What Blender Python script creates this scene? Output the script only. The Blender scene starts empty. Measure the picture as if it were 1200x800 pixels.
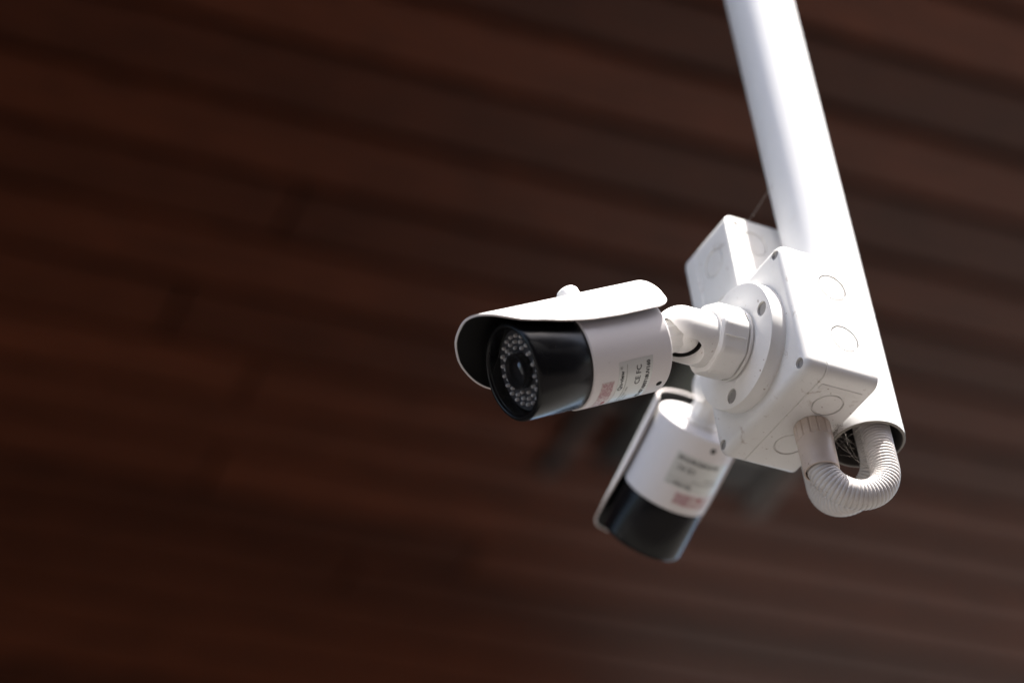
import bpy, bmesh, math, random
from mathutils import Vector, Matrix
random.seed(7)
PI = math.pi
R = math.radians
S = bpy.context.scene
COL = S.collection

# ------------------------------------------------------------------ camera, light, exposure
EYE = 1.55                                   # height of the photographer's eye above the paving
cam_d = bpy.data.cameras.new('camera'); cam = bpy.data.objects.new('camera', cam_d); COL.objects.link(cam)
cam_d.sensor_width = 36.0; cam_d.lens = 36.0 * 2833 / 1200; cam_d.clip_start = 0.05; cam_d.clip_end = 2000
PITCH, ROLL = R(38.9354), R(7.6002)
cp, sp, cr, sr = math.cos(PITCH), math.sin(PITCH), math.cos(ROLL), math.sin(ROLL)
right, upv, back = Vector((1, 0, 0)), Vector((0, -sp, cp)), Vector((0, -cp, -sp))
cx = right * cr - upv * sr; cy = right * sr + upv * cr
m = Matrix((cx, cy, back)).transposed().to_4x4(); m.translation = (0, 0, EYE)
cam.matrix_world = m
cam_d.dof.use_dof = True; cam_d.dof.focus_distance = 1.53; cam_d.dof.aperture_fstop = 3.05; cam_d.dof.aperture_blades = 0
S.camera = cam

SUN_AZ, SUN_EL = R(-31.4), R(67.5)
w = bpy.data.worlds.new('World'); S.world = w; w.use_nodes = True
nt = w.node_tree; bgn = nt.nodes['Background']
sky = nt.nodes.new('ShaderNodeTexSky'); sky.sky_type = 'NISHITA'; sky.sun_disc = False
sky.sun_elevation = SUN_EL; sky.sun_rotation = PI / 2 - SUN_AZ
nt.links.new(sky.outputs[0], bgn.inputs[0]); bgn.inputs[1].default_value = 0.14; sky.dust_density = 4.0
sd = bpy.data.lights.new('sun', 'SUN'); sd.energy = 5.0; sd.angle = R(0.53); sd.color = (1.0, 0.96, 0.9)
so = bpy.data.objects.new('sun', sd); COL.objects.link(so)
sdir = Vector((math.cos(SUN_EL) * math.cos(SUN_AZ), math.cos(SUN_EL) * math.sin(SUN_AZ), math.sin(SUN_EL)))
so.rotation_euler = sdir.to_track_quat('Z', 'Y').to_euler(); so.location = (3, -2, 8)
S.view_settings.view_transform = 'Standard'; S.view_settings.look = 'None'
S.view_settings.gamma = 1.0; S.view_settings.exposure = 1.54; S.view_settings.use_curve_mapping = False
S.render.engine = 'CYCLES'; S.cycles.max_bounces = 10; S.cycles.diffuse_bounces = 5
S.cycles.use_denoising = True

# ------------------------------------------------------------------ materials
def mat(name, col, rough=0.5, spec=0.5, metal=0.0, coat=0.0):
    ma = bpy.data.materials.new(name); ma.use_nodes = True
    b = ma.node_tree.nodes['Principled BSDF']
    b.inputs['Base Color'].default_value = (*col, 1); b.inputs['Roughness'].default_value = rough
    b.inputs['Specular IOR Level'].default_value = spec; b.inputs['Metallic'].default_value = metal
    b.inputs['Coat Weight'].default_value = coat
    return ma

def nodes(ma):
    t = ma.node_tree
    return t, t.nodes, t.links, t.nodes['Principled BSDF']

def noise(t, coord, scale, detail=4, rough=0.55, dist=0.0):
    n = t.nodes.new('ShaderNodeTexNoise'); n.inputs['Scale'].default_value = scale
    n.inputs['Detail'].default_value = detail; n.inputs['Roughness'].default_value = rough
    n.inputs['Distortion'].default_value = dist
    t.links.new(coord, n.inputs['Vector']); return n.outputs['Fac']

def ramp(t, fac, stops):
    r = t.nodes.new('ShaderNodeValToRGB'); t.links.new(fac, r.inputs[0])
    e = r.color_ramp.elements
    while len(e) < len(stops): e.new(0.5)
    for i, (p, c) in enumerate(stops):
        e[i].position = p; e[i].color = (*c, 1) if len(c) == 3 else c
    return r.outputs[0]

def mix(t, fac, a, b, mode='MIX'):
    n = t.nodes.new('ShaderNodeMix'); n.data_type = 'RGBA'; n.blend_type = mode
    if isinstance(fac, float): n.inputs[0].default_value = fac
    else: t.links.new(fac, n.inputs[0])
    for s, v in ((6, a), (7, b)):
        if isinstance(v, tuple): n.inputs[s].default_value = (*v, 1)
        else: t.links.new(v, n.inputs[s])
    return n.outputs[2]

def weathered(name, col, rough, dirt=(0.30, 0.20, 0.13), speck=0.70, film=0.25, scale=1.0, bump=0.02, spec=0.45, stain=0.0):
    """pale plastic or paint: thin uneven dust film, small brown specks, fine orange-peel relief"""
    ma = mat(name, col, rough, spec); t, N, L, b = nodes(ma)
    co = N.new('ShaderNodeTexCoord').outputs['Object']
    f1 = ramp(t, noise(t, co, 22 * scale, 5, 0.6, 0.4), [(0.42, (0, 0, 0)), (0.75, (1, 1, 1))])
    f1s = mix(t, film, (0, 0, 0), f1)
    c1 = mix(t, f1s, col, tuple(0.6 * x + 0.4 * y for x, y in zip(col, dirt)))
    f2 = ramp(t, noise(t, co, 330 * scale, 2, 0.5), [(speck, (0, 0, 0)), (speck + 0.06, (1, 1, 1))])
    patch = ramp(t, noise(t, co, 30 * scale, 2, 0.5), [(0.45, (0, 0, 0)), (0.6, (1, 1, 1))])
    f3 = mix(t, 1.0, f2, patch, 'MULTIPLY')
    c2 = mix(t, f3, c1, tuple(0.8 * d for d in dirt))
    if stain:
        f4 = ramp(t, noise(t, co, 75 * scale, 6, 0.7, 0.8), [(0.60, (0, 0, 0)), (0.72, (1, 1, 1))])
        c2 = mix(t, mix(t, stain, (0, 0, 0), f4), c2, tuple(0.9 * d for d in dirt))
        f5 = ramp(t, noise(t, co, 900 * scale, 2, 0.6), [(0.70, (0, 0, 0)), (0.78, (1, 1, 1))])
        c2 = mix(t, mix(t, stain, (0, 0, 0), f5), c2, tuple(0.5 * d for d in dirt))
    L.new(c2, b.inputs['Base Color'])
    rr = N.new('ShaderNodeMapRange'); L.new(noise(t, co, 60 * scale, 3), rr.inputs[0])
    rr.inputs[3].default_value = rough - 0.06; rr.inputs[4].default_value = rough + 0.12
    L.new(rr.outputs[0], b.inputs['Roughness'])
    bp = N.new('ShaderNodeBump'); bp.inputs['Strength'].default_value = bump; bp.inputs['Distance'].default_value = 0.001
    L.new(noise(t, co, 500 * scale, 2), bp.inputs['Height']); L.new(bp.outputs[0], b.inputs['Normal'])
    return ma

M = {}
M['pvc'] = weathered('white_pvc_pipe', (0.80, 0.80, 0.80), 0.34, speck=0.78, film=0.10, stain=0.10)
M['box'] = weathered('white_abs_box', (0.80, 0.79, 0.77), 0.36, speck=0.69, film=0.20, stain=0.6)
M['ko'] = weathered('white_abs_knockout', (0.79, 0.78, 0.76), 0.40, speck=0.70, film=0.34, stain=0.3)
M['bracket'] = weathered('white_bracket_plastic', (0.80, 0.79, 0.77), 0.38, speck=0.70, film=0.16, stain=0.16)
M['paint'] = weathered('white_powder_coat', (0.78, 0.745, 0.74), 0.56, speck=0.735, film=0.10)
M['visor'] = weathered('white_visor_paint', (0.80, 0.79, 0.78), 0.34, speck=0.76, film=0.06)
M['edge'] = mat('visor_edge', (0.70, 0.63, 0.61), 0.5)
M['lining'] = mat('black_visor_lining', (0.008, 0.008, 0.008), 0.7, 0.2)
M['black'] = weathered('black_anodised_barrel', (0.006, 0.006, 0.0065), 0.20, dirt=(0.22, 0.2, 0.18), speck=0.74, film=0.02, bump=0.03, spec=0.22)
M['blackring'] = mat('black_gloss_ring', (0.010, 0.010, 0.011), 0.25)
M['blackmatt'] = mat('black_matt_plastic', (0.009, 0.009, 0.010), 0.55, 0.35)
M['board'] = mat('dark_led_board', (0.048, 0.050, 0.057), 0.5)
M['led'] = mat('clear_led_dome', (0.78, 0.75, 0.71), 0.10, 0.9)
M['lens'] = mat('coated_lens_glass', (0.008, 0.009, 0.012), 0.04, 0.8, coat=1.0)
M['screw'] = mat('zinc_screw', (0.27, 0.26, 0.25), 0.55, 0.4)
M['hole'] = mat('dark_hole', (0.02, 0.02, 0.02), 0.8, 0.2)
M['hose'] = weathered('grey_white_corrugated_pvc', (0.66, 0.63, 0.61), 0.42, speck=0.68, film=0.6, stain=0.45)
M['gland'] = weathered('yellowed_gland_plastic', (0.64, 0.54, 0.47), 0.38, dirt=(0.33, 0.20, 0.12), speck=0.68, film=0.8, scale=1.3, stain=0.5)
M['pipe_in'] = mat('dusty_pipe_inside', (0.085, 0.075, 0.068), 0.8, 0.2)
M['cup_shade'] = mat('grey_cup_shade', (0.07, 0.068, 0.065), 0.75, 0.3)  # shade in the hollow of the white ball cup, put into its colour
M['pipe_rim'] = mat('grimy_cut_rim', (0.26, 0.24, 0.21), 0.7)
M['web'] = mat('dusty_web', (0.28, 0.25, 0.22), 0.8)
M['label'] = mat('silver_foil_label', (0.56, 0.57, 0.56), 0.30, 0.6, 0.35)
M['ink'] = mat('black_ink', (0.03, 0.03, 0.032), 0.6)
M['grey_ink'] = mat('grey_ink', (0.16, 0.15, 0.14), 0.6)
M['red_ink'] = mat('red_ink', (0.38, 0.06, 0.07), 0.6)
M['grime'] = mat('dark_gap', (0.05, 0.045, 0.04), 0.8)
M['lampcase'] = mat('dark_lamp_casting', (0.012, 0.011, 0.011), 0.6)
M['lampglass'] = mat('grey_lamp_glass', (0.16, 0.175, 0.16), 0.25)
M['lampbracket'] = mat('galvanised_bracket', (0.11, 0.10, 0.095), 0.6)
# warranty sticker: pale paper with mottled pink print
ma = mat('pink_print_sticker', (0.6, 0.45, 0.45), 0.45); t, N, L, b = nodes(ma)
co = N.new('ShaderNodeTexCoord').outputs['Object']
L.new(ramp(t, noise(t, co, 900, 2, 0.6), [(0.46, (0.50, 0.30, 0.31)), (0.56, (0.68, 0.62, 0.60))]), b.inputs['Base Color'])
M['sticker'] = ma
# clear window: real clear pane, reflecting by Fresnel
ma = bpy.data.materials.new('clear_window'); ma.use_nodes = True; t = ma.node_tree; t.nodes.clear()
o = t.nodes.new('ShaderNodeOutputMaterial'); mx = t.nodes.new('ShaderNodeMixShader')
tr = t.nodes.new('ShaderNodeBsdfTransparent'); tr.inputs[0].default_value = (0.86, 0.86, 0.87, 1)
gl = t.nodes.new('ShaderNodeBsdfGlossy'); gl.inputs['Roughness'].default_value = 0.03
fr = t.nodes.new('ShaderNodeFresnel'); fr.inputs[0].default_value = 1.35
gm = t.nodes.new('ShaderNodeNewGeometry'); mm_ = t.nodes.new('ShaderNodeMath'); mm_.operation = 'SUBTRACT'; mm_.inputs[0].default_value = 1.0
t.links.new(gm.outputs['Backfacing'], mm_.inputs[1]); ml = t.nodes.new('ShaderNodeMath'); ml.operation = 'MULTIPLY'
t.links.new(fr.outputs[0], ml.inputs[0]); t.links.new(mm_.outputs[0], ml.inputs[1]); t.links.new(ml.outputs[0], mx.inputs[0]); t.links.new(tr.outputs[0], mx.inputs[1]); t.links.new(gl.outputs[0], mx.inputs[2]); t.links.new(mx.outputs[0], o.inputs[0])
M['glass'] = ma
# stained planks
def wood(name, a, bcol):
    ma = mat(name, a, 0.42, 0.17); t, N, L, b = nodes(ma)
    tc = N.new('ShaderNodeTexCoord'); oi = N.new('ShaderNodeObjectInfo')
    off = N.new('ShaderNodeVectorMath'); off.operation = 'ADD'
    L.new(tc.outputs['Object'], off.inputs[0])
    mp = N.new('ShaderNodeMapping'); mp.inputs['Scale'].default_value = (0.9, 11, 11)
    sc = N.new('ShaderNodeVectorMath'); sc.operation = 'SCALE'; sc.inputs[3].default_value = 37
    cmb = N.new('ShaderNodeCombineXYZ'); L.new(oi.outputs['Random'], cmb.inputs[0]); L.new(oi.outputs['Random'], cmb.inputs[1])
    L.new(cmb.outputs[0], sc.inputs[0]); L.new(sc.outputs[0], off.inputs[1]); L.new(off.outputs[0], mp.inputs[0])
    g = ramp(t, noise(t, mp.outputs[0], 6, 6, 0.6, 1.2), [(0.3, a), (0.72, bcol)])
    hs = N.new('ShaderNodeHueSaturation'); L.new(g, hs.inputs['Color'])
    mr = N.new('ShaderNodeMapRange'); L.new(oi.outputs['Random'], mr.inputs[0]); mr.inputs[3].default_value = 0.66; mr.inputs[4].default_value = 1.32
    L.new(mr.outputs[0], hs.inputs['Value'])
    L.new(hs.outputs[0], b.inputs['Base Color'])
    bp = N.new('ShaderNodeBump'); bp.inputs['Strength'].default_value = 0.25; bp.inputs['Distance'].default_value = 0.002
    L.new(noise(t, mp.outputs[0], 14, 4), bp.inputs['Height']); L.new(bp.outputs[0], b.inputs['Normal'])
    return ma
M['wood'] = wood('stained_plank', (0.036, 0.0100, 0.0040), (0.125, 0.0335, 0.0142))
M['deck'] = mat('dark_roof_deck', (0.010, 0.006, 0.005), 0.9, 0.1)
M['fascia'] = wood('fascia_wood', (0.08, 0.03, 0.02), (0.13, 0.05, 0.035))
M['wallpaint'] = mat('grey_wall_paint', (0.17, 0.155, 0.14), 0.8, 0.3)
M['blocker'] = mat('dark_blocking_wall', (0.13, 0.10, 0.095), 0.9, 0.2)
ma = mat('dark_asphalt', (0.06, 0.055, 0.052), 0.85, 0.3); t, N, L, b = nodes(ma)
co = N.new('ShaderNodeTexCoord').outputs['Object']
L.new(ramp(t, noise(t, co, 1.3, 8, 0.65), [(0.3, (0.038, 0.033, 0.032)), (0.7, (0.065, 0.056, 0.054))]), b.inputs['Base Color'])
M['paving'] = ma
M['concrete'] = mat('grey_concrete', (0.115, 0.109, 0.100), 0.9, 0.3)

# ------------------------------------------------------------------ mesh helpers
def link(name, bm, ma, parent=None, smooth=40, kind=None, mw=None):
    me = bpy.data.meshes.new(name); bm.normal_update(); bm.to_mesh(me); bm.free()
    for x in (ma if isinstance(ma, (list, tuple)) else [ma]): me.materials.append(x)
    o = bpy.data.objects.new(name, me); COL.objects.link(o)
    if smooth:
        for p in me.polygons: p.use_smooth = True
        me.set_sharp_from_angle(angle=R(smooth))
    if parent: o.parent = parent
    if mw is not None: o.matrix_local = mw
    if kind: o['kind'] = kind
    return o

def thing(name, label, cat, mw, group=None):
    o = bpy.data.objects.new(name, None); COL.objects.link(o); o.matrix_world = mw
    o.empty_display_size = 0.02; o['label'] = label; o['category'] = cat
    if group: o['group'] = group
    return o

def tag(o, label, cat, group=None):
    o['label'] = label; o['category'] = cat
    if group: o['group'] = group
    return o

def frame(origin, X, Z):
    X = Vector(X).normalized(); Z = Vector(Z); Y = Z.cross(X).normalized(); Z = X.cross(Y)
    mm = Matrix((X, Y, Z)).transposed().to_4x4(); mm.translation = origin
    return mm

def lathe(bm, prof, n=64, axis='X', close=False, T=None):
    """revolve (t, r) about X; r=0 ends become fans"""
    rings = []
    for (x, r) in prof:
        if r < 1e-7: rings.append([bm.verts.new((x, 0, 0))])
        else: rings.append([bm.verts.new((x, r * math.cos(2 * PI * k / n), r * math.sin(2 * PI * k / n))) for k in range(n)])
    pairs = list(zip(rings, rings[1:])) + ([(rings[-1], rings[0])] if close else [])
    fs = []
    for a, b in pairs:
        for k in range(n):
            k2 = (k + 1) % n
            if len(a) == 1 and len(b) == 1: continue
            if len(a) == 1: fs.append(bm.faces.new((a[0], b[k2], b[k])))
            elif len(b) == 1: fs.append(bm.faces.new((a[k], a[k2], b[0])))
            else: fs.append(bm.faces.new((a[k], a[k2], b[k2], b[k])))
    vs = [v for r_ in rings for v in r_]
    if T is not None: bmesh.ops.transform(bm, matrix=T, verts=vs)
    bmesh.ops.recalc_face_normals(bm, faces=fs)
    return vs

def cyl_bm(r, x0, x1, T=None, n=40):
    bm = bmesh.new(); lathe(bm, [(x0, 0), (x0, r), (x1, r), (x1, 0)], n, T=T); return bm

def box_bm(lo, hi, bevel=0.0, T=None, bm=None):
    bm2 = bmesh.new(); bmesh.ops.create_cube(bm2, size=1)
    for v in bm2.verts: v.co = Vector([(l + h) / 2 + c * (h - l) for l, h, c in zip(lo, hi, v.co)])
    if bevel: bmesh.ops.bevel(bm2, geom=list(bm2.edges), offset=bevel, segments=2, affect='EDGES', profile=0.5)
    if T is not None: bmesh.ops.transform(bm2, matrix=T, verts=list(bm2.verts))
    return bm2

def rot_to(axis):
    return Vector((1, 0, 0)).rotation_difference(Vector(axis).normalized()).to_matrix().to_4x4()

def at(pos, axis=(1, 0, 0)):
    return Matrix.Translation(pos) @ rot_to(axis)

def cut(o, cutters, smooth=40):
    tmp = []
    for c in cutters:
        me = bpy.data.meshes.new('cutter'); c.to_mesh(me); c.free()
        co = bpy.data.objects.new('cutter', me); COL.objects.link(co); co.matrix_world = o.matrix_world.copy(); tmp.append(co)
        md = o.modifiers.new('cut', 'BOOLEAN'); md.operation = 'DIFFERENCE'; md.solver = 'EXACT'; md.object = co
    bpy.context.view_layer.update()
    for co in tmp: co.matrix_world = o.matrix_world.copy()
    bpy.context.view_layer.update()
    dg = bpy.context.evaluated_depsgraph_get()
    me = bpy.data.meshes.new_from_object(o.evaluated_get(dg), depsgraph=dg)
    o.modifiers.clear(); old = o.data; o.data = me; me.name = old.name
    for co in tmp: bpy.data.objects.remove(co)
    for p in me.polygons: p.use_smooth = True
    me.set_sharp_from_angle(angle=R(smooth))

def sweep(bm, path, radius, n=20, cap=False):
    """tube along a polyline; radius is a number or a list"""
    N_ = len(path); rings = []; prev = None
    for i, p in enumerate(path):
        d = (path[min(i + 1, N_ - 1)] - path[max(i - 1, 0)]).normalized()
        if prev is None:
            a = Vector((0, 0, 1)) if abs(d.z) < 0.9 else Vector((1, 0, 0)); nrm = (a - d * a.dot(d)).normalized()
        else: nrm = (prev - d * prev.dot(d)).normalized()
        prev = nrm; bi = d.cross(nrm); r = radius[i] if isinstance(radius, list) else radius
        rings.append([bm.verts.new(p + (nrm * math.cos(2 * PI * k / n) + bi * math.sin(2 * PI * k / n)) * r) for k in range(n)])
    for a, b in zip(rings, rings[1:]):
        for k in range(n): bm.faces.new((a[k], b[k], b[(k + 1) % n], a[(k + 1) % n]))
    if cap: bm.faces.new(rings[0]); bm.faces.new(list(reversed(rings[-1])))

def text_verts(s, size, bold=0.0, align='CENTER'):
    cu = bpy.data.curves.new('text', 'FONT'); cu.body = s; cu.size = size; cu.align_x = align; cu.align_y = 'CENTER'
    cu.offset = bold; cu.resolution_u = 2
    o = bpy.data.objects.new('text', cu); COL.objects.link(o); bpy.context.view_layer.update()
    dg = bpy.context.evaluated_depsgraph_get(); me = bpy.data.meshes.new_from_object(o.evaluated_get(dg), depsgraph=dg)
    bpy.data.objects.remove(o)
    return me

# ------------------------------------------------------------------ main directions
YAW = R(213.1424)
Wd = Vector((math.cos(YAW), math.sin(YAW), 0))                       # near box faces this way
Vd = Vector((math.cos(YAW - PI / 2), math.sin(YAW - PI / 2), 0))     # far box faces this way
UP = Vector((0, 0, 1))
LID = Vector((0.1521, 1.2417, 0.9701 + EYE))
BOXD, PIPER, A_ = 0.0568, 0.0252, 0.1050
PIPE = LID - Wd * (BOXD + PIPER)
HC = 3.20 + EYE                                                      # underside of the plank ceiling

# ------------------------------------------------------------------ the setting
TH = R(29.5)
g = bmesh.new(); bmesh.ops.create_grid(g, x_segments=1, y_segments=1, size=300)
link('ground', g, M['paving'], kind='structure', smooth=0)
Mg = Matrix.Rotation(TH, 4, 'Z')                                     # unseen paler yard, added to bounce light onto undersides and ceiling
g = bmesh.new()
vs = [g.verts.new(p) for p in ((-60, 0.95, 0.004), (60, 0.95, 0.004), (60, 90, 0.004), (-60, 90, 0.004))]; g.faces.new(vs)
link('bounce_yard', g, M['concrete'], kind='structure', smooth=0).matrix_world = Mg
H = 3.20
Mc = Matrix.Translation((0, 0, HC)) @ Matrix.Rotation(TH, 4, 'Z')
rows = [0.2800, 0.3270, 0.3740, 0.4210, 0.4680, 0.5150, 0.5620, 0.6090, 0.657, 0.709, 0.762, 0.814, 0.867, 0.922, 0.976, 1.027, 1.081, 1.137, 1.186, 1.235, 1.285, 1.334, 1.382, 1.43, 1.478]
while rows[-1] < 1.80: rows.append(rows[-1] + 0.0495)
rows = [r * H for r in rows]
X0, X1 = -5.0, 4.8
deck = box_bm((X0, rows[0], 0.006), (X1, rows[-1], 0.16))
ceiling = link('ceiling', deck, M['deck'], smooth=0, kind='structure'); ceiling.matrix_world = Mc
fixed = {0.976: 0.424, 1.137: 0.456, 1.235: 0.465, 1.285: 0.683, 1.334: 0.602, 1.081: 0.388}
GAP = 0.0195
def plank_mesh(L, W):
    bm = bmesh.new(); prof = [(-W / 2, 0.006), (-W / 2, -0.015), (-W / 2 + 0.004, -0.020), (W / 2 - 0.004, -0.020), (W / 2, -0.015), (W / 2, 0.006)]
    a = [bm.verts.new((-L / 2, y, z)) for y, z in prof]; b = [bm.verts.new((L / 2, y, z)) for y, z in prof]
    for i in range(5): bm.faces.new((a[i], b[i], b[i + 1], a[i + 1]))
    bm.faces.new(a); bm.faces.new(list(reversed(b)))
    bmesh.ops.recalc_face_normals(bm, faces=list(bm.faces)); return bm
for i in range(len(rows) - 1):
    y0, y1 = rows[i], rows[i + 1]
    fx = next((v * H for k, v in fixed.items() if abs(k * H - y0) < 1e-4), None)
    if fx is None: fx = random.choice([random.uniform(0.1, 0.6), random.uniform(3.5, 3.9)])
    js = [fx]; x = fx
    while x < X1: x += random.uniform(3.3, 3.8); js.append(x)
    x = fx
    while x > X0: x -= random.uniform(3.0, 3.4); js.insert(0, x)
    for a, b in zip(js, js[1:]):
        a2, b2 = max(a, X0) + 0.006, min(b, X1) - 0.006
        if b2 - a2 < 0.15: continue
        o = link('plank', plank_mesh(b2 - a2, y1 - y0 - GAP), M['wood'], ceiling, smooth=0)
        o.location = ((a2 + b2) / 2, (y0 + y1) / 2, random.uniform(-0.0015, 0.0015))
fa = link('fascia_board', box_bm((X0, rows[0] - 0.025, -0.03), (X1, rows[0] - 0.003, 0.19), 0.003), M['fascia'], ceiling, smooth=0)

hw = link('shading_wall', box_bm((X0, rows[-1] + 0.003, -HC), (3.5, rows[-1] + 0.2, 0.15)), M['wallpaint'], smooth=0, kind='structure'); hw.matrix_world = Mc  # unseen wall, added to darken the left ceiling and its reflections
hw = link('blocking_wall', box_bm((-8.0, -4.6, -HC), (14.0, -4.2, 6.9 - HC)), M['blocker'], smooth=0, kind='structure'); hw.matrix_world = Mc  # unseen wall behind the viewer, added to block low sky light
# floodlight fixed to the ceiling far behind the cameras
fl = thing('floodlight', 'dark floodlight with dull grey glass on the plank ceiling behind the white cameras', 'floodlight',
           Mc @ Matrix.Translation((0.775 * H, 1.095 * H, -0.018)))
fu = lambda u, d=0.03: (u - 0.775) * (H - d)
fv = lambda y, d=0.03: (y - 1.095) * (H - d)
link('lamp_housing', box_bm((fu(0.712), fv(1.03), -0.030), (fu(0.838), fv(1.168), 0.0), 0.006), M['lampcase'], fl)
link('lamp_glass', box_bm((fu(0.724), fv(1.04), -0.034), (fu(0.829), fv(1.122), -0.028), 0.002), M['lampglass'], fl)
for u0, u1, y0_, y1_, mk in ((0.680, 0.690, 1.095, 1.192, 'lampcase'), (0.846, 0.860, 1.10, 1.192, 'lampbracket')):  # left arm given the darker colour for its shaded side
    link('bracket_arm', box_bm((fu(u0), fv(y0_), -0.024), (fu(u1), fv(y1_), 0.0), 0.003), M[mk], fl)
    link('bracket_strap', box_bm((min(fu(u0), fu(0.838)), fv(y0_), -0.020), (max(fu(u0), fu(0.712)), fv(y0_ + 0.012), -0.002), 0.002), M['lampcase'], fl)
# ------------------------------------------------------------------ pipe
PB = LID.z - 0.0559
bm = bmesh.new(); L_ = HC + 0.03 - PB
lathe(bm, [(0, PIPER - 0.0006), (0.0006, PIPER), (L_, PIPER), (L_, PIPER - 0.0024), (0.0006, PIPER - 0.0024), (0, PIPER - 0.0018)], 96, close=True)
bmesh.ops.transform(bm, matrix=Matrix.Rotation(-PI / 2, 4, 'Y'), verts=list(bm.verts))
pipe = link('pipe', bm, [M['pvc'], M['pipe_in'], M['pipe_rim']])
for p in pipe.data.polygons:
    c_ = p.center; r_ = math.hypot(c_.x, c_.y)
    if r_ < PIPER - 0.0016 and p.normal.x * c_.x + p.normal.y * c_.y < 0: p.material_index = 1
    elif p.normal.z < -0.6 and c_.z < 0.01: p.material_index = 2; pipe.location = (PIPE.x, PIPE.y, PB)
tag(pipe, 'long white plastic pipe hanging from the plank ceiling and carrying both boxes', 'pipe')

# ------------------------------------------------------------------ junction boxes (local X = out of the lid, Z = up, origin = middle of the back)
def rrect(bm, x, h, rc, seg=6):
    vs = []
    for q in range(4):
        a0 = q * PI / 2; cxx = (h - rc) * (1 if q in (0, 3) else -1); czz = (h - rc) * (1 if q in (0, 1) else -1)
        for k in range(seg + 1):
            a = a0 + PI / 2 * k / seg
            vs.append(bm.verts.new((x, cxx + rc * math.cos(a), czz + rc * math.sin(a))))
    return vs
def prism(prof, rc0, h0):
    bm = bmesh.new(); rings = []
    for x, ins in prof: rings.append(rrect(bm, x, h0 - ins, max(rc0 - ins, 0.0008)))
    for a, b in zip(rings, rings[1:]):
        for k in range(len(a)): bm.faces.new((a[k], a[(k + 1) % len(a)], b[(k + 1) % len(a)], b[k]))
    bm.faces.new(rings[0]); bm.faces.new(rings[-1])
    bmesh.ops.recalc_face_normals(bm, faces=list(bm.faces)); return bm
KO_R, KO_D = 0.0108, 0.0016
def make_box(label):
    t = thing('junction_box', label, 'junction box', frame(PIPE + Wd * PIPER, Wd, UP), 'junction boxes on the pipe')
    h = A_ / 2; seam = BOXD - 0.0166
    body = link('box_body', prism([(0, 0.0012), (0.0004, 0.0005), (0.0012, 0.0002), (seam - 0.0006, 0.0002), (seam - 0.0001, 0.0007), (seam - 0.0001, 0.004)], 0.0080, h), M['box'], t)
    fr_ = 0.0065
    lid = link('lid', prism([(seam + 0.0001, 0.0045), (seam + 0.0001, 0.0007), (seam + 0.0006, 0.0001), (BOXD - fr_, 0)] +
               [(BOXD - fr_ + fr_ * math.sin(a), fr_ * (1 - math.cos(a))) for a in [PI / 2 * k / 7 for k in range(1, 8)]], 0.0085, h), M['box'], t)
    bpy.context.view_layer.update()
    # recessed knock-outs on the side walls and the back
    kos = []
    xk = BOXD - 0.036
    for s in (-1, 1):
        for z in (-0.0205, 0.0225): kos.append(((xk, s * h, z), (0, s, 0)))
        for y in (-0.022, 0.022): kos.append(((xk, y, s * h), (0, 0, s)))
    for y in (-0.030, 0.030):
        for z in (-0.031, 0.031): kos.append(((0, y, z), (-1, 0, 0)))
    cutters = []
    for p, a in kos:
        cutters.append(cyl_bm(KO_R, -KO_D - 0.0002, 0.004, T=at(p, a), n=48))
    for y in (-0.043, 0.043):
        for z in (-0.046, 0.046): cutters.append(cyl_bm(0.0022, -0.003, 0.004, T=at((0, y, z), (-1, 0, 0)), n=20))
    cut(body, cutters)
    for p, a in kos:
        link('knockout', (lambda b_: (lathe(b_, [(-0.0017, 0), (-0.0017, KO_R - 0.0011), (-0.0006, KO_R - 0.0011), (-0.0003, KO_R - 0.0015), (-0.0003, 0)], 48, T=at(p, a)), b_)[1])(bmesh.new()), M['ko'], t, 20)
    cutters = [cyl_bm(0.0035, -0.006, 0.004, T=at((BOXD, y, z), (1, 0, 0)), n=32) for y in (-0.0452, 0.0452) for z in (-0.0452, 0.0452)]
    cut(lid, cutters)
    for y in (-0.0452, 0.0452):
        for z in (-0.0452, 0.0452):
            link('lid_screw', cyl_bm(0.0034, BOXD - 0.0058, BOXD - 0.0018, T=Matrix.Translation((0, y, z)), n=24), M['screw'], t)
    return t
def copy_tree(o, parent=None):
    c = o.copy(); COL.objects.link(c); c.parent = parent
    for ch in list(o.children): copy_tree(ch, c)
    return c
box1 = make_box('white square junction box in front of the pipe, its gland and conduit below')
box2 = copy_tree(box1)
box2['label'] = 'white square junction box behind the pipe, upper left of the nearer box'
BZ2 = 0.098
box2.matrix_world = frame(PIPE + Vd * PIPER + Wd * 0.0055 + UP * BZ2, Vd, UP)
# paler moulded strip beside the knock-outs under the near box
link('moulded_strip', box_bm((0.006, 0.0345, -A_ / 2 - 0.0003), (0.037, 0.0400, -A_ / 2 + 0.0003), 0.0002), M['ko'], box1)

# ------------------------------------------------------------------ bullet cameras
BALL = 0.0525           # ball centre above the box lid
RB, RS = 0.0313, 0.0322 # black barrel and white sleeve
FT, BT, RT = 0.1305, 0.0906, 0.0300   # front, black/white boundary, rear (from the ball centre)
def cp_(t_, ph, r): return Vector((t_, -r * math.sin(ph), r * math.cos(ph)))

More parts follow.
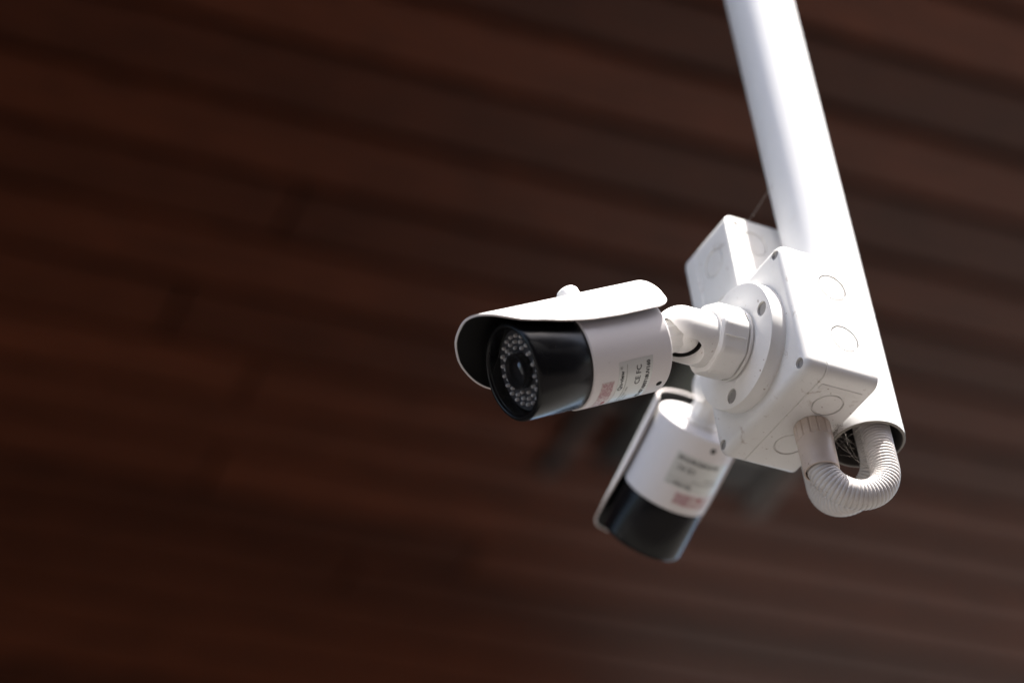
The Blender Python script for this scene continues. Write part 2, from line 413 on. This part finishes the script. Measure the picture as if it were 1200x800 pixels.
def patch(t0, t1, p0, p1, r, th=0.00015, nt=2, np_=24):
    bm = bmesh.new(); g0 = []
    for j in range(np_ + 1):
        ph = R(p0 + (p1 - p0) * j / np_)
        g0.append([[bm.verts.new(cp_(t0 + (t1 - t0) * i / nt, ph, r + q)) for i in range(nt + 1)] for q in (0, th)])
    for j in range(np_):
        for i in range(nt):
            bm.faces.new((g0[j][1][i], g0[j][1][i + 1], g0[j + 1][1][i + 1], g0[j + 1][1][i]))
        for i in (0, nt): bm.faces.new((g0[j][0][i], g0[j][1][i], g0[j + 1][1][i], g0[j + 1][0][i]))
    for j in (0, np_):
        for i in range(nt): bm.faces.new((g0[j][0][i], g0[j][1][i], g0[j][1][i + 1], g0[j][0][i + 1]))
    bmesh.ops.recalc_face_normals(bm, faces=list(bm.faces)); return bm

def wrapped_text(s, size, t_, ph, r, ma, parent, bold=0.0, name='print', rtot=0.0):
    """text lying on the barrel: reads along increasing angle, its top towards the lens"""
    me = text_verts(s, size, bold); bm = bmesh.new(); bm.from_mesh(me)
    bmesh.ops.subdivide_edges(bm, edges=[e for e in bm.edges if e.calc_length() > size * 0.5], cuts=1)
    for v in bm.verts: v.co = cp_(t_ + v.co.y, R(ph) + v.co.x / r, r)
    bmesh.ops.recalc_face_normals(bm, faces=list(bm.faces))
    return link(name, bm, ma, parent, smooth=0)

VR, VE = 0.0366, 0.0033
prof_front = [(0, 0.0172), (10, 0.0173), (18, 0.0172), (26, 0.0163), (39, 0.0143), (47, 0.012), (55, 0.0088), (62, 0.0055), (68, 0.0016), (73, -0.0030), (78, -0.0112), (81, -0.0180), (85.5, -0.0260), (89.5, -0.0370), (92, -0.0460), (93.6, -0.0560), (94.4, -0.0680)]
def vfront(a):
    for (a0, t0), (a1, t1) in zip(prof_front, prof_front[1:]):
        if a <= a1:
            k = (a - a0) / (a1 - a0); return t0 + (t1 - t0) * k
    return prof_front[-1][1]
def vrear(a):
    if a < 86: return -0.1060
    k = min(1, (a - 86) / 8.4); return -0.1060 + 0.0075 * (1 - math.sqrt(max(0, 1 - k * k)))
def visor_shell(r_out, r_in, inset=0.0):
    bm = bmesh.new(); AM = 94.4; nA, nT = 72, 24; cols = []
    for j in range(nA + 1):
        sgn = 2 * j / nA - 1; a = AM * math.copysign(abs(sgn) ** 0.75, sgn) if sgn else 0
        tf, tb = FT + vfront(abs(a)) - inset, FT + vrear(abs(a)) + inset
        cols.append([[bm.verts.new(cp_(tb + (tf - tb) * i / nT, R(a), r) + Vector((0, 0, VE))) for i in range(nT + 1)] for r in (r_in, r_out)])
    for j in range(nA):
        for i in range(nT):
            bm.faces.new((cols[j][1][i], cols[j][1][i + 1], cols[j + 1][1][i + 1], cols[j + 1][1][i]))
            f = bm.faces.new((cols[j][0][i], cols[j + 1][0][i], cols[j + 1][0][i + 1], cols[j][0][i + 1]))
        for i in (0, nT):
            f = bm.faces.new((cols[j][0][i], cols[j][1][i], cols[j + 1][1][i], cols[j + 1][0][i])); f.material_index = 1
    for j in (0, nA):
        for i in range(nT):
            f = bm.faces.new((cols[j][0][i], cols[j][0][i + 1], cols[j][1][i + 1], cols[j][1][i])); f.material_index = 1
    bmesh.ops.recalc_face_normals(bm, faces=list(bm.faces)); return bm

HEAD = []          # parts that turn with the camera head
def make_camera(label, mw, Mh):
    c = thing('security_camera', label, 'security camera', mw, 'bullet cameras on the pipe')
    # --- bracket
    fd, frr = 0.011, 0.0428
    flange = link('mounting_flange', (lambda b_: (lathe(b_, [(0, 0), (0, frr), (fd - 0.0009, frr), (fd - 0.0003, frr - 0.0003), (fd, frr - 0.0012), (fd, 0)], 96), b_)[1])(bmesh.new()), M['bracket'], c)
    bpy.context.view_layer.update()
    hp = []
    for k in range(3):
        a = R(172.0 + 120 * k); hp.append((0.0345 * -math.cos(a), 0.0345 * math.sin(a)))
    cut(flange, [cyl_bm(0.0050, -0.0024, 0.002, T=Matrix.Translation((fd, y, z))) for y, z in hp])
    for y, z in hp: link('screw', cyl_bm(0.0048, -0.0026, -0.0014, T=Matrix.Translation((fd, y, z)), n=24), M['screw'], c)
    bm = bmesh.new(); lathe(bm, [(fd, 0.0222), (fd + 0.0035, 0.0222), (fd + 0.0035, 0.0)], 64)
    link('neck', bm, M['bracket'], c)
    # octagonal locking collar
    bm = bmesh.new(); n8 = 8; rings = []
    for x, s in ((0.0145, 0.93), (0.0155, 1.0), (0.0318, 1.0), (0.0335, 0.965), (0.0347, 0.885), (0.0347, 0.82)):
        rings.append([bm.verts.new((x, 0.0252 * s * math.cos(2 * PI * (k - 0.19) / n8), 0.0252 * s * math.sin(2 * PI * (k - 0.19) / n8))) for k in range(n8)])
    for a, b in zip(rings, rings[1:]):
        for k in range(n8): bm.faces.new((a[k], a[(k + 1) % n8], b[(k + 1) % n8], b[k]))
    bm.faces.new(rings[0]); bm.faces.new(rings[-1])
    ed = [e for e in bm.edges if abs(e.verts[0].co.x - e.verts[1].co.x) > 0.001]
    bmesh.ops.bevel(bm, geom=ed, offset=0.0030, segments=4, affect='EDGES', profile=0.5)
    bmesh.ops.recalc_face_normals(bm, faces=list(bm.faces))
    colr = link('locking_collar', bm, M['bracket'], c, smooth=25)
    link('collar_rib', box_bm((0.0165, 0.0229, -0.0003), (0.0325, 0.0240, 0.0003), 0.0001, T=Matrix.Rotation(R(-30), 4, 'X')), M['bracket'], colr)
    bm = bmesh.new(); lathe(bm, [(0.0143, 0.0236), (0.0138, 0.0241), (0.0125, 0.0241), (0.0118, 0.0232)], 64, close=True)
    link('collar_ring', bm, M['bracket'], c)
    # ball cup with its slot
    cr_, ci = 0.0183, 0.0154
    prof = [(0.030, 0), (0.030, cr_), (BALL, cr_)] + [(BALL + cr_ * math.sin(a), cr_ * math.cos(a)) for a in [PI / 2 * k / 14 for k in range(1, 14)]] + [(BALL + cr_, 0)]
    bm = bmesh.new(); lathe(bm, prof, 72)
    cup = link('ball_cup', bm, M['bracket'], c)
    bpy.context.view_layer.update()
    sph = bmesh.new(); bmesh.ops.create_uvsphere(sph, u_segments=40, v_segments=24, radius=ci); bmesh.ops.translate(sph, vec=(BALL, 0, 0), verts=list(sph.verts))
    sw = 0.0122
    c1 = cyl_bm(sw, 0.0, 0.04, T=at((BALL, 0, 0), (0, 0, -1)))
    c2 = box_bm((BALL, -sw + 0.0001, -0.04), (BALL + 0.04, sw - 0.0001, -0.0062))
    c3 = cyl_bm(sw - 0.0004, 0.0, 0.04, T=at((BALL, 0, -0.0065), (1, 0, 0)))
    cut(cup, [sph, c1, c2, c3]); cup.location.z = -BDROP
    cup.data.materials.append(M['cup_shade'])
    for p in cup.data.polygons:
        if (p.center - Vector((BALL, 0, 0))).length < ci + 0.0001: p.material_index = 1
    # --- head (rotates about the ball)
    def hd(name, bm, ma, smooth=40, parent=None):
        o = link(name, bm, ma, parent or c, smooth, mw=None if parent else Mh)
        if not parent: o['head'] = 1
        return o
    bm = bmesh.new(); bmesh.ops.create_uvsphere(bm, u_segments=40, v_segments=24, radius=0.0126)
    hd('ball', bm, M['bracket'])
    bm = bmesh.new(); lathe(bm, [(0.006, 0), (0.006, 0.0112), (0.021, 0.0112), (0.0245, 0.0125), (0.0262, 0.0150), (0.0302, 0.0150), (0.0302, 0)], 10)
    hd('stem', bm, M['bracket'], 30)
    bm = bmesh.new()
    lathe(bm, [(RT, 0), (RT, RS - 0.0022), (RT + 0.0003, RS - 0.0011), (RT + 0.0010, RS - 0.0003), (RT + 0.0022, RS), (BT - 0.0008, RS), (BT, RS - 0.0007), (BT, RB - 0.003)], 128)
    sleeve = hd('housing', bm, M['paint'])
    bpy.context.view_layer.update()
    p = cp_(FT - 0.0934, PI, RS); bm = bmesh.new(); lathe(bm, [(-0.001, 0), (-0.001, 0.0021), (0.0001, 0.0021), (0.0003, 0.0017), (0.0003, 0)], 20, T=at(p, cp_(0, PI, 1)))
    hd('housing_screw', bm, M['hole'])
    bm = bmesh.new()
    lathe(bm, [(BT - 0.0004, RB - 0.004), (BT - 0.0004, RB - 0.0008), (BT + 0.0006, RB), (FT - 0.0030, RB - 0.0002), (FT - 0.0012, RB - 0.0005), (FT - 0.0003, RB - 0.0013), (FT, RB - 0.0024),
               (FT - 0.0004, RB - 0.0034), (FT - 0.0018, RB - 0.0040), (FT - 0.0020, RB - 0.0044), (FT - 0.0105, RB - 0.0050), (FT - 0.0105, 0)], 128)
    hd('front_barrel', bm, M['black'])
    bm = bmesh.new(); lathe(bm, [(FT - 0.0100, 0), (FT - 0.0100, RB - 0.0058), (FT - 0.0086, RB - 0.0058), (FT - 0.0086, 0)], 96)
    board = hd('led_board', bm, M['board'])
    led = None
    for rr_, n_, a0 in ((0.0143, 12, 0.1), (0.0180, 18, 0.0), (0.0216, 22, 0.07)):
        for k in range(n_):
            a = a0 + 2 * PI * k / n_
            if led is None:
                b_ = bmesh.new(); lathe(b_, [(0, 0), (0, 0.00125), (0.0012, 0.00125)] + [(0.0012 + 0.00125 * math.sin(q), 0.00125 * math.cos(q)) for q in (0.5, 1.0)] + [(0.00245, 0)], 14)
                o = led = hd('led', b_, M['led'], parent=board)
            else:
                o = led.copy(); COL.objects.link(o); o.parent = board
            o.location = (FT - 0.0086, rr_ * math.cos(a), rr_ * math.sin(a))
    bm = bmesh.new(); lathe(bm, [(FT - 0.0098, 0.0112), (FT - 0.0032, 0.0112), (FT - 0.0024, 0.0108), (FT - 0.0024, 0.0094), (FT - 0.0040, 0.0086), (FT - 0.0040, 0.0080), (FT - 0.0098, 0.0080)], 64, close=True)
    hd('lens_tube', bm, M['blackring'])
    bm = bmesh.new(); lathe(bm, [(FT - 0.0090, 0), (FT - 0.0090, 0.0081), (FT - 0.0062, 0.0081)] + [(FT - 0.0062 + 0.0022 * math.sin(q), 0.0081 * math.cos(q)) for q in (0.4, 0.8, 1.2)] + [(FT - 0.0040, 0)], 48)
    hd('lens', bm, M['lens'])
    bm = bmesh.new(); lathe(bm, [(FT - 0.0020, 0), (FT - 0.0020, RB - 0.0042), (FT - 0.0011, RB - 0.0042), (FT - 0.0011, 0)], 96)
    hd('window', bm, M['glass'])
    # sun visor with black lining and thumb screw
    visor = hd('sun_visor', visor_shell(VR, VR - 0.0014), [M['visor'], M['edge']], 30)
    hd('visor_lining', visor_shell(VR - 0.00145, VR - 0.0017, 0.0008), [M['lining'], M['lining']], 30)
    bm = bmesh.new(); zt = VR + VE - 0.001
    lathe(bm, [(-0.001, 0), (-0.001, 0.0076), (0.0095, 0.0076), (0.0113, 0.0064), (0.0121, 0.0042), (0.0122, 0)], 28, T=at((FT - 0.0690, 0, zt), (0, 0, 1)))
    hd('thumb_screw', bm, M['bracket'])
    bm = bmesh.new(); lathe(bm, [(-0.0075, 0), (-0.0075, 0.004), (0.0, 0.004), (0.0, 0)], 16, T=at((FT - 0.0690, 0, zt), (0, 0, 1)))
    hd('visor_spacer', bm, M['blackmatt'])
    # labels and print
    lab = hd('rating_label', patch(FT - 0.0842, FT - 0.0585, -222, -138, RS + 0.00005, 0.0001), M['label'])
    rl = RS + 0.00022
    wrapped_text('Qu-view', 0.0042, FT - 0.0612, -162, rl, M['ink'], lab, 0.00012, 'brand_print')
    wrapped_text('\u00ae', 0.0026, FT - 0.0604, -145, rl, M['ink'], lab, 0.0, 'brand_print')
    hd('rule_line', patch(FT - 0.06475, FT - 0.06445, -200, -142, RS + 0.0001, 0.0001), M['grey_ink'], parent=lab)
    wrapped_text('CE FC', 0.0054, FT - 0.0738, -158, rl, M['ink'], lab, 0.00010, 'approval_print')
    wrapped_text('HD-0718/0718UV160', 0.0038, FT - 0.0808, -172, rl, M['ink'], lab, 0.00016, 'model_print')
    wrapped_text('DC12V 600mA  IR 30M  IP66', 0.0021, FT - 0.0668, -194, rl, M['grey_ink'], lab, 0.0, 'rating_print')
    wrapped_text('S/N 1807160042', 0.0021, FT - 0.0696, -200, rl, M['grey_ink'], lab, 0.0, 'rating_print')
    st = hd('warranty_sticker', patch(FT - 0.0556, FT - 0.0462, -214, -159, RS + 0.00005, 0.0001), M['sticker'])
    hd('sticker_block', patch(FT - 0.0550, FT - 0.0468, -182, -160.5, RS + 0.0001, 0.0001), M['red_tint'], parent=st)
    hd('sticker_stamp', patch(FT - 0.0548, FT - 0.0525, -199, -192, RS + 0.0001, 0.0001), M['red_ink'], parent=st)
    # print along the visor flank
    wrapped_text('HD CCTV CAMERA', 0.0040, 0, 0, 0.05, M['grey_ink'], visor, 0.0, 'visor_print')
    vp = visor.children[-1]
    for v in vp.data.vertices:                                    # re-lay it along the axis of the visor
        u_, d_ = v.co.copy(), None
        ang = math.atan2(-v.co.y, v.co.z); x_ = ang * 0.05; y_ = v.co.x
        v.co = cp_(FT - 0.078 - x_, R(74) + y_ / VR, VR + 0.0003) + Vector((0, 0, VE))
    bm = patch(FT - 0.058, FT - 0.050, 70, 77, VR + 0.0001, 0.0002, 2, 4)
    bmesh.ops.translate(bm, vec=(0, 0, VE), verts=list(bm.verts)); hd('visor_mark', bm, M['red_ink'], parent=visor)
    return c
M['red_tint'] = mat('mauve_print_block', (0.33, 0.15, 0.18), 0.5)
t, N, L, b = nodes(M['red_tint']); co = N.new('ShaderNodeTexCoord').outputs['Object']
L.new(ramp(t, noise(t, co, 1100, 2, 0.6), [(0.46, (0.40, 0.20, 0.22)), (0.58, (0.62, 0.50, 0.50))]), b.inputs['Base Color'])

BDROP = 0.0022
def head_matrix(mw, d, roll=0.0):
    """head frame in the bracket's local space, sun visor kept upright"""
    d = Vector(d).normalized(); Hm = frame(mw @ Vector((BALL, 0, -BDROP)), d, UP) @ Matrix.Rotation(roll, 4, 'X')
    return mw.inverted() @ Hm
mw1 = frame(LID, Wd, UP)
d1 = Vector((-0.8511, -0.3592, -0.3829))
cam1 = make_camera('white and black bullet camera facing left, its lens and ring of small lights in view', mw1, head_matrix(mw1, d1))
cam2 = copy_tree(cam1)
cam2['label'] = 'white bullet camera behind the near one, seen from its rear, black barrel end pointing down'
mw2 = frame(PIPE + Vd * (PIPER + BOXD) + Wd * 0.004 + UP * (BZ2 - 0.005), Vd, UP)
cam2.matrix_world = mw2
d2 = Vector((-0.5248, 0.7240, -0.4480))
Mh2 = head_matrix(mw2, d2)
Mh2v = head_matrix(mw2, d2, R(13))
for ch in cam2.children:
    if ch.get('head'): ch.matrix_local = Mh2v if ch.name.split('.')[0] in ('sun_visor', 'visor_lining', 'thumb_screw', 'visor_spacer') else Mh2
for o in COL.objects:
    if 'head' in o: del o['head']

# ------------------------------------------------------------------ conduits
def arc_path(P0, drop, E, rise, n=260):
    """down from P0, a U-turn, up to E and on into the pipe by 'rise'"""
    a = P0 - UP * drop; hv = Vector((E.x - a.x, E.y - a.y, 0)); rad = hv.length / 2; hn = hv.normalized(); cen = a + hn * rad
    pts = [P0 - UP * drop * k / 40 for k in range(40)]
    pts += [cen - hn * rad * math.cos(q) - UP * rad * 1.0 * math.sin(q) for q in [PI * k / 160 for k in range(161)]]
    end = Vector((E.x, E.y, E.z + rise)); st = pts[-1]
    pts += [st.lerp(end, k / 80) for k in range(1, 81)]
    # resample
    cum = [0]
    for p, q in zip(pts, pts[1:]): cum.append(cum[-1] + (q - p).length)
    step = 0.0004; out = []; i = 0; s_ = 0
    while s_ < cum[-1]:
        while cum[i + 1] < s_: i += 1
        k = (s_ - cum[i]) / max(1e-9, cum[i + 1] - cum[i]); out.append(pts[i].lerp(pts[i + 1], k)); s_ += step
    return out
def conduit(label, P0, gl_len, drop, E, rise, show_gland=True):
    c = thing('flexible_conduit', label, 'conduit', Matrix.Translation(P0), 'corrugated conduits below the pipe')
    path = [p - P0 for p in arc_path(P0 - UP * (gl_len - 0.012), drop, E, rise)]
    pitch = 0.0024
    rad = [0.0098 - 0.0008 * (1 - abs(math.sin(PI * i * 0.0004 / pitch))) ** 2 for i in range(len(path))]
    bm = bmesh.new(); sweep(bm, path, rad, 28); link('hose', bm, M['hose'], c, 80)
    # ribbed nut and smooth sleeve of the gland
    bm = bmesh.new(); n = 14 * 6; rings = []
    for z, r in ((0.0, 0.0114), (-0.0012, 0.0121), (-0.0115, 0.0121), (-0.0125, 0.0116)):
        rings.append([bm.verts.new(((r - (0.0007 if k % 6 == 0 else 0)) * math.cos(2 * PI * k / n), (r - (0.0007 if k % 6 == 0 else 0)) * math.sin(2 * PI * k / n), z)) for k in range(n)])
    for a, b in zip(rings, rings[1:]):
        for k in range(n): bm.faces.new((a[k], b[k], b[(k + 1) % n], a[(k + 1) % n]))
    bm.faces.new(rings[0]); bmesh.ops.recalc_face_normals(bm, faces=list(bm.faces))
    link('gland_nut', bm, M['gland'], c, 20)
    bm = bmesh.new(); lathe(bm, [(0.0125, 0.0116), (0.0130, 0.0119), (gl_len - 0.0015, 0.0117), (gl_len, 0.0114), (gl_len, 0.0106), (gl_len - 0.010, 0.0104), (0.0125, 0.0104)], 56, close=True, T=at((0, 0, 0), (0, 0, -1)))
    link('gland_sleeve', bm, M['gland'], c)
    return c
G1 = LID - Wd * 0.0385 + UP * (-A_ / 2 + 0.0002)
E1 = PIPE - Vd * 0.0110 + UP * (PB - PIPE.z) + Wd * 0.0008
conduit('partly sunlit corrugated conduit looping from the near box gland up into the pipe', G1, 0.0365, 0.0065, E1, 0.10)
G2 = PIPE + Vd * (PIPER + BOXD - 0.036) + Wd * 0.0068 + UP * (BZ2 - A_ / 2 + 0.0002)
E2 = PIPE + Vd * 0.0065 + UP * (PB - PIPE.z) - Wd * 0.0095
conduit('shaded corrugated conduit dropping behind the near box and curving into the pipe', G2, 0.036, 0.081, E2, 0.10)

# ------------------------------------------------------------------ cobweb between gland, pipe rim and hose
rw = random.Random(3)
def strands(bm, P, Q, r, sag=0.0, n=8, wob=0.0):
    pts = []
    for k in range(n + 1):
        q = k / n; p = P.lerp(Q, q) - UP * sag * 4 * q * (1 - q)
        if 0 < k < n and wob: p += Vector((rw.uniform(-wob, wob), rw.uniform(-wob, wob), rw.uniform(-wob, wob)))
        pts.append(p)
    sweep(bm, pts, r, 5)
bm = bmesh.new()
Wl = lambda a, b_, c_: PIPE + Wd * a + Vd * b_ + UP * (PB - PIPE.z + c_)
anch_a = [Wl(0.042, -0.008, 0.002), Wl(0.042, -0.007, -0.004), Wl(0.042, -0.009, -0.010), Wl(0.043, -0.006, -0.016), Wl(0.043, -0.008, -0.022)]
anch_b = [Wl(0.0243, -0.004, 0.0), Wl(0.022, -0.010, 0.0), Wl(0.016, -0.018, 0.0), Wl(0.009, -0.010, -0.008), Wl(0.007, -0.012, -0.020), Wl(0.008, -0.010, -0.028), Wl(0.010, -0.012, -0.034)]
for a in anch_a[::2] + anch_a[1:2]:
    for b_ in rw.sample(anch_b, 2): strands(bm, a, b_, rw.uniform(0.00004, 0.00008), 0.002, 8, 0.0006)
for _ in range(12):
    a = rw.choice(anch_a).lerp(rw.choice(anch_b), rw.uniform(0.25, 0.75)); b_ = rw.choice(anch_a).lerp(rw.choice(anch_b), rw.uniform(0.25, 0.75))
    strands(bm, a, b_, rw.uniform(0.00004, 0.00007), 0.001, 5, 0.0006)
for _ in range(90):                                               # tangle in the corner of box and pipe
    c0 = Wl(0.0262 + rw.uniform(-0.001, 0.004), rw.uniform(-0.006, 0.012), rw.uniform(0.001, 0.009))
    strands(bm, c0, c0 + Vector((rw.uniform(-1, 1), rw.uniform(-1, 1), rw.uniform(-1, 1))) * 0.006, rw.uniform(0.00008, 0.00022), 0, 5, 0.0012)
web = link('cobweb', bm, M['web'], smooth=0)
tag(web, 'tangled dusty cobweb strung between the gland, the pipe rim and the conduit', 'cobweb')
bm = bmesh.new()
strands(bm, PIPE + Vd * PIPER + Wd * (0.0068 + 0.029) + UP * (BZ2 + A_ / 2), PIPE + Wd * PIPER * 0.97 + Vd * 0.004 + UP * 0.172, 0.00016, 0.0, 6)
tag(link('spider_thread', bm, M['web'], smooth=0), 'single fine spider thread from the rear box top to the pipe', 'spider thread')
